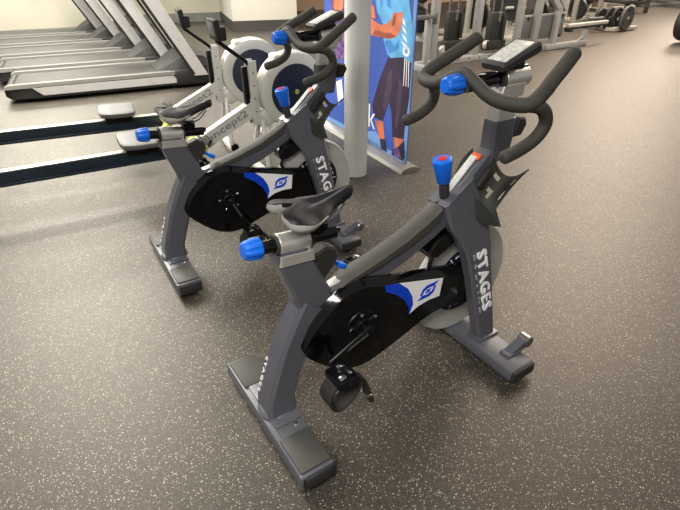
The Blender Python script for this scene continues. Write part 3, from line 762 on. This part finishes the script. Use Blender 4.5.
art('trouser_stripe',[[(x,.735),(x+.011,.735),(x+.012+dx,.56),(x+.004+dx,.56)] for x,dx in ((1.168,.0),(1.190,.006),(1.212,.012))],'white',3)
art('printed_shirt',[[(.70,2.0) if 0 else (.787,1.25),(.787,1.043),(.818,.973),(.9,.901),(.908,.808),(.965,.727),(1.005,.707),(1.157,.736),(1.245,.714),(1.248,.792),(1.243,.907),(1.2,1.014),(1.178,1.068),(1.17,1.30),(1.08,1.42),(.88,1.42)]],'shirt',4)
art('shirt_shading',[[(.92,.80),(.99,.82),(1.05,.79),(1.10,.84),(1.10,.78),(1.02,.74),(.98,.735)],[(.90,1.25),(.93,1.02),(.99,1.0),(.94,1.12),(.95,1.3)],[(.84,1.22),(.85,1.03),(.875,1.0),(.87,1.2)]],'shirt2',5)
art('printed_arm',[[(.735,.928),(.823,.905),(.888,.899),(.972,.926),(1.014,.983),(1.126,.997),(1.115,.93),(1.105,.892),(1.063,.845),(.99,.825),(.919,.822),(.742,.82)],[(.735,1.02),(.775,1.0),(.80,.93),(.74,.93)]],'skin',6)
art('arm_shading',[[(.76,.825),(.919,.822),(.99,.828),(1.06,.848),(1.0,.862),(.90,.855),(.80,.86)],[(1.02,.96),(1.05,.99),(1.04,.92),(1.0,.90)]],'skind',7)
art('shirt_print',[[(1.125,.965-.045*k+.0),(1.15+.012*k,.945-.045*k),(1.165+.012*k,.915-.045*k),(1.13+.008*k,.935-.045*k)] for k in range(4)]+[[(1.185+.04*cos(a),.775+.032*sin(a)) for a in [2*pi*k/14 for k in range(14)]]],'white',7)
art('shirt_emblem',[[(1.185+.018*cos(a),.775+.015*sin(a)) for a in [2*pi*k/10 for k in range(10)]]],'shirt',8)
art('printed_leg',[[(.836,.243),(.945,.262),(.978,.137),(.909,.113)],[(1.094,.186),(1.214,.205),(1.221,.136),(1.117,.093)]],'skin',2)
art('printed_sock',[[(.909,.12),(.984,.139),(1.02,.05),(.937,.048)],[(1.09,.095),(1.15,.125),(1.226,.20),(1.250,.081),(1.22,.05),(1.078,.05)]],'sock',3)
art('printed_shoe_shading',[[(1.10,.10),(1.16,.12),(1.21,.06),(1.12,.055)]],'purple',4)
art('second_figure',[[(.10,1.5),(.36,1.5),(.352,.60),(.16,.565),(.12,.86)]],'purple',1)
art('second_figure_skin',[[(.13,1.20),(.30,1.20),(.33,1.0),(.31,.95),(.234,.905),(.17,.95)]],'skin',2)
art('second_figure_shoe',[[(.20,.40),(.30,.44),(.33,.30),(.24,.22)]],'white',2)
pn = PN.build('panel','bblue',bn,smooth=False)
kt = text_mesh('printed_letter','k','white',pn,V(.742,-.0050,.170),V(1,0,0),V(0,0,1),.10,.175,.0006,.0)

# ================================================================== WEIGHT AREA (frames stand on a line running away to the right)
ma = radians(31.678); MO = V(1.036,6.905,0)
def mroot(name, s, n, label, cat, group=None, yaw=0):
    p = MO+V(cos(ma)*s-sin(ma)*n, sin(ma)*s+cos(ma)*n, 0)
    return root(name, p, ma+radians(yaw), label, cat, group)
def plate_mb(c, ax, r, th, holes=True):
    b = MB(); b.lathe(c,ax,[(.03,-th*.5),(r*.55,-th*.35),(r*.82,-th*.35),(r*.86,-th*.5),(r*.97,-th*.5),(r,-th*.35),(r,th*.35),(r*.97,th*.5),(r*.86,th*.5),(r*.82,th*.35),(r*.55,th*.35),(.03,th*.5)],36)
    return b
def plate(name, s, n, z, ax_yaw, r, th, m, label, group, face='plated'):
    p = MO+V(cos(ma)*s-sin(ma)*n, sin(ma)*s+cos(ma)*n, z)
    b = plate_mb((0,0,0),(0,1,0),r,th); o = b.build(name,m,None); o.location = p; o.rotation_euler = (0,0,ma+radians(ax_yaw)); tag(o,label,'weight plate',group)
    for k in range(3):   # grip slots
        a = radians(90+120*k); c = MB()
        c.box((r*.62*cos(a),0,r*.62*sin(a)),(r*.40,th*.9,r*.16),.004,rotm('Y',-degrees(a)+90)); c.build('grip_slot',face,o)
    c = MB(); c.rod((0,-th*.6,0),(0,th*.6,0),.028,16); c.build('centre_ring','rackl',o)
    return o
# --- cable machine: two shrouded stacks between posts
cm = mroot('cable_machine',0,0,'grey steel cable machine with two black weight stacks, behind the banner','gym machine')
b = MB(); b.box((1.10,0,.04),(2.5,.09,.08),.008); b.box((-.1,-.05,.04),(.09,.9,.08),.008); b.box((2.25,.2,.04),(.09,.6,.08),.008); br = b.build('base_rail','rack',cm)
b = MB()
for k in range(14): b.rod((-.10+k*.2,-.046,.045),(-.10+k*.2,-.0475,.045),.012,10)
b.build('rail_holes','stackm',br)
for s_, w_ in ((.24,.10),(1.02,.10),(1.86,.09),(2.25,.10)):
    b = MB(); b.box((s_,0,1.08),(w_,.08,2.0),.006); b.build('upright','rack',cm)
b = MB(); b.box((1.25,0,2.06),(2.2,.09,.08),.008); b.build('top_rail','rack',cm)
for (x0,x1,z0,z1,xw0,xw1,zw) in ((.43,.73,.30,.66,.38,.77,.30),(1.22,1.58,.16,.60,1.16,1.62,.24)):
    b = MB(); b.box(((x0+x1)/2,.02,(z0+z1)/2),(x1-x0-.09,.10,z1-z0),.012); b.box(((xw0+xw1)/2,.0,zw-.06),(xw1-xw0-.10,.13,.13),.012)
    b.box(((x0+x1)/2+.09,-.01,(z0+z1)/2),(.05,.12,z1-z0-.06),.006)
    ws = b.build('weight_stack','stackm',cm)
    b = MB()
    for q in (-.1,.1): b.rod(((x0+x1)/2+q*.8,.02,.08),((x0+x1)/2+q*.8,.02,2.02),.016,12)
    b.build('guide_rod','chrome',ws)
    b = MB(); b.rod(((x0+x1)/2,-.035,z1),((x0+x1)/2,-.035,z1-.12),.02,12); b.build('selector_pin','rackd',ws)
    b = MB(); b.rod(((x0+x1)/2-.16,-.04,.19),((x0+x1)/2-.16,.02,.19),.06,20); b.build('pulley','rackl',cm)
b = MB(); b.box((.02,-.08,.62),(.34,.06,.05),.01); b.box((.17,-.08,.60),(.04,.07,.14),.01); b.build('support_arm','rackd',cm)
b = MB(); b.box((.10,-.03,.30),(.06,.06,.55),.006); b.build('inner_post','rack',cm)
# --- leg press with panel
lp_ = mroot('leg_press',0,0,'grey press machine with a square steel panel and long rail, right of the cable machine','gym machine')
b = MB(); b.box((3.05,0,.045),(1.0,.085,.08),.008)
b.build('base_rail','rack',lp_)
b = MB(); b.box((2.72,0,.33),(.09,.07,.55),.006); b.loft([[V(2.25+q,y,.92+w) for q,y,w in ((0,-.035,0),(0,.035,0),(.07,.035,.05),(.07,-.035,.05))],[V(2.68+q,y,.56+w) for q,y,w in ((0,-.035,0),(0,.035,0),(.07,.035,.05),(.07,-.035,.05))]])
b.loft([[V(2.40+q,y,.98+w) for q,y,w in ((0,-.035,0),(0,.035,0),(.06,.035,.05),(.06,-.035,.05))],[V(2.84+q,y,.54+w) for q,y,w in ((0,-.035,0),(0,.035,0),(.06,.035,.05),(.06,-.035,.05))]])
b.build('post','rack',lp_,smooth=False)
b = MB(); b.box((2.52,.075,.33),(.92,.05,.38),.015); pp = b.build('panel','rackd',lp_)
b = MB()
for x in (2.12,2.90):
    for z in (.19,.47): b.rod((x,.052,z),(x,.046,z),.03,14)
b.build('corner_bolt','plated',pp)
b = MB(); b.box((2.52,.07,.505),(.92,.05,.03),.005); b.box((2.52,.07,.15),(.92,.05,.03),.005); b.build('panel_rail','rack',pp)
b = MB(); b.box((3.52,0,.325),(1.02,.07,.05),.008); cr_ = b.build('long_rail','rackl',lp_)
b = MB(); b.box((3.50,0,.285),(1.08,.06,.03),.005); b.box((3.06,0,.27),(.10,.09,.07),.01); b.build('rail_underside','plated',cr_)
b = MB(); b.box((3.50,.02,.14),(.11,.07,.27),.006); b.box((3.50,.02,.01),(.13,.09,.02),.004); b.build('rear_post','rack',lp_)
b = MB(); b.tube([(3.15,0,.05),(3.35,0,.08),(3.56,0,.20)],.018,10); b.build('brace','rack',lp_)
# plates behind the panel
pg = 'weight plates on the storage rack'
plate('weight_plate',3.02,.9,.52,-55,.22,.05,'plate','grey weight plate seen past the panel\'s top corner, larger of the two there',pg)
plate('weight_plate',2.83,1.0,.52,-55,.20,.05,'plated','black weight plate just left of the larger grey plate above the panel',pg)
ps = mroot('plate_stand',2.92,1.0,'grey plate storage stand behind the press machine\'s panel','storage rack')
b = MB(); b.box((0,.12,.6),(.08,.08,1.2),.006); b.box((0,.12,.04),(.5,.6,.08),.01); b.rod((-.25,.0,.52),(.25,-.05,.52),.025,12); b.build('post','rackl',ps)
# --- plate tree in the open floor (large grey plate facing the camera)
def wroot(name, x, y, yaw, label, cat, group=None): return root(name,(x,y,0),radians(yaw),label,cat,group)
pt = wroot('plate_tree',5.22,10.42,20,'low white-footed barbell plate rack loaded with plates, right part of the room','storage rack')
b = MB(); b.box((.25,-.05,.045),(.75,.08,.07),.01); b.box((.0,.25,.045),(.08,.8,.07),.01); b.box((0,.35,.8),(.07,.07,1.6),.006); b.build('base','rackl',pt)
b = MB(); b.rod((-.55,.0,.24),(.42,-.02,.24),.03,12); b.rod((-.5,.25,.62),(.0,.1,.62),.03,12); b.build('bar','rackd',pt)
for i,(x,y,z,yaw,r,th,m,lab) in enumerate(((5.52,10.42,.235,-62,.215,.06,'plate','large round grey weight plate with grip slots, facing front on the low rack'),
     (5.33,10.42,.22,-62,.20,.05,'plated','black weight plate directly behind the large grey one on the low rack'),
     (5.20,10.42,.22,-62,.20,.05,'plated','middle black weight plate in the loaded low rack'),
     (5.00,10.40,.24,-62,.17,.05,'plated','leftmost black weight plate on the low rack'))):
    b = plate_mb((0,0,0),(0,1,0),r,th); o = b.build('weight_plate',m,None); o.location=(x,y,z); o.rotation_euler=(0,0,radians(yaw+90+8)); tag(o,lab,'weight plate','weight plates on the low rack')
    for k in range(3):
        a = radians(90+120*k); c = MB(); c.box((r*.62*cos(a),0,r*.62*sin(a)),(r*.40,th*.9,r*.16),.004,rotm('Y',-degrees(a)+90)); c.build('grip_slot','plated' if m=='plate' else 'plate',o)
    c = MB(); c.rod((0,-th*.6,0),(0,th*.6,0),.03,16); c.build('centre_ring','rackl',o)
# black plate at the right edge
b = plate_mb((0,0,0),(0,1,0),.27,.10); o = b.build('weight_plate','plated',None); o.location=(5.80,9.02,.30); o.rotation_euler=(0,0,radians(30)); tag(o,'thick black weight plate cut off by the right edge of the photo','weight plate')
c = MB(); c.rod((0,-.06,0),(0,.06,0),.05,16); c.build('centre_ring','rackd',o)
hb_ = wroot('barbell_stand',6.24,9.2,30,'grey stand holding the black plate at the right edge','storage rack')
b = MB(); b.rod((-.35,-.12,.30),(.3,.05,.30),.028,12); b.box((.25,0,.15),(.08,.08,.30),.01); b.box((.25,0,.03),(.5,.5,.06),.01); b.build('frame','rackd',hb_)

# --- far frames, posts and benches at the top of the picture
def rack_frame(x, y, yaw, w, d, label, dark=False, bench=False, plates=0, group='far weight frames'):
    R = wroot('squat_rack',x,y,yaw,label,'gym machine',group)
    m = 'rackd' if dark else 'rackl'
    b = MB(); b.box((0,0,.04),(w,.08,.08),.01); b.box((-w/2,d/2,.04),(.08,d,.08),.01); b.box((w/2,d/2,.04),(.08,d,.08),.01); b.build('base',m,R)
    for q in (-1,1):
        b = MB(); b.box((q*w/2,.1,.95),(.08,.08,1.8),.006); b.build('post',m,R)
    if bench:
        b = MB(); b.box((0,-.5,.44),(.30,1.1,.08),.02); b.box((0,-.5,.22),(.07,.9,.06),.01); b.box((0,-.95,.2),(.08,.08,.4),.01); b.build('bench_pad','distant',R)
    for k in range(plates):
        c = plate_mb((w/2+.07,.1,.35+.45*k),(1,0,0),.2,.07); c.build('mounted_plate','plated',R)
        c = plate_mb((-w/2-.07,.1,.35+.45*k),(1,0,0),.2,.07); c.build('mounted_plate','plated',R)
    return R
rack_frame(3.1,9.9,28,1.0,.8,'pale steel frame loaded with black plates, behind the second weight stack',plates=2)
rack_frame(1.9,9.3,30,1.0,.8,'pale steel frame with black plates, seen between the two weight stacks',plates=2)
rack_frame(4.35,10.6,28,.9,.8,'pale steel frame standing behind the press machine\'s long rail',plates=1)
rack_frame(5.6,12.3,25,1.2,.8,'pale steel frame with a dark bench, beyond the low plate rack',bench=True)
rack_frame(7.3,14.6,25,1.6,.9,'furthest pale frame with bench near the top right edge',bench=True,plates=1)
rack_frame(3.8,12.6,25,1.4,.9,'pale frame with bench, far back above the square panel',bench=True,plates=2)
rack_frame(.75,8.6,30,.8,.8,'dark steel frame nearest the banner edge, behind the cable machine',dark=True,plates=2)
rack_frame(9.2,15.6,20,1.6,.9,'dark steel frame in the far top right corner',dark=True,bench=True,plates=1)
# dumbbells on a low rack far back
dr_ = wroot('dumbbell_rack',5.2,15.0,25,'long dark dumbbell rack at the back of the weight area','storage rack')
b = MB(); b.box((0,0,.35),(2.2,.25,.05),.01); b.box((0,.12,.7),(2.2,.25,.05),.01)
for q in (-1.05,1.05): b.box((q,.06,.4),(.07,.4,.8),.01)
b.build('shelf','rackd',dr_)
for k in range(9):
    x_ = -0.95+k*.235; p = Matrix.Rotation(radians(25),3,'Z') @ V(x_,0,.44) + V(5.2,15.0,0)
    b = MB(); b.rod((0,-.13,0),(0,-.04,0),.06,12); b.rod((0,.04,0),(0,.13,0),.06,12); b.rod((0,-.05,0),(0,.05,0),.016,8)
    o = b.build('dumbbell','plated',None); o.location = p; o.rotation_euler=(0,0,radians(25)); tag(o,'black dumbbell on the lower shelf of the long rack','dumbbell','dumbbells on the far rack')

# ================================================================== LIGHT
w = bpy.data.worlds.new('world'); scene.world = w; w.use_nodes = True
w.node_tree.nodes['Background'].inputs['Color'].default_value = (1.0,.95,.88,1); w.node_tree.nodes['Background'].inputs['Strength'].default_value = .23
def area(name, loc, sx, sy, power, col=(1,1,1), rz=0, tilt=(0,0)):
    l = bpy.data.lights.new(name,'AREA'); l.shape='RECTANGLE'; l.size=sx; l.size_y=sy; l.energy=power; l.color=col
    o = bpy.data.objects.new(name,l); COL.objects.link(o); o.location=loc; o.rotation_euler=(radians(tilt[0]),radians(tilt[1]),rz); return o
ra = radians(31)
area('ceiling_lamp', (-2.9,4.6,2.9), 1.6,.35, 110, (1,.95,.86), ra)
area('ceiling_lamp', (-3.3,5.0,2.95), 5.5,1.6, 310, (1,.94,.84), radians(118))
area('ceiling_lamp', (-5.6,9.2,2.9), 2.4,.8, 250, (1,.97,.88), ra)
area('ceiling_lamp', (3.6,6.4,2.95), 6.5,2.2, 350, (1,.85,.71), radians(62))
area('ceiling_lamp', (6.0,11.0,2.9), 2.4,.8, 200, (1,.80,.64), ra)
area('ceiling_lamp', (-1.6,8.6,2.9), 2.4,.8, 170, (1,.95,.85), ra)
area('ceiling_lamp', (9.5,14.5,2.9), 3,1, 320, (1,.82,.66), ra)
area('ceiling_lamp', (-.8,-.9,2.8), 1.8,.8, 135, (1,.96,.9), ra)
scene.view_settings.view_transform = 'Standard'
scene.view_settings.exposure = .10
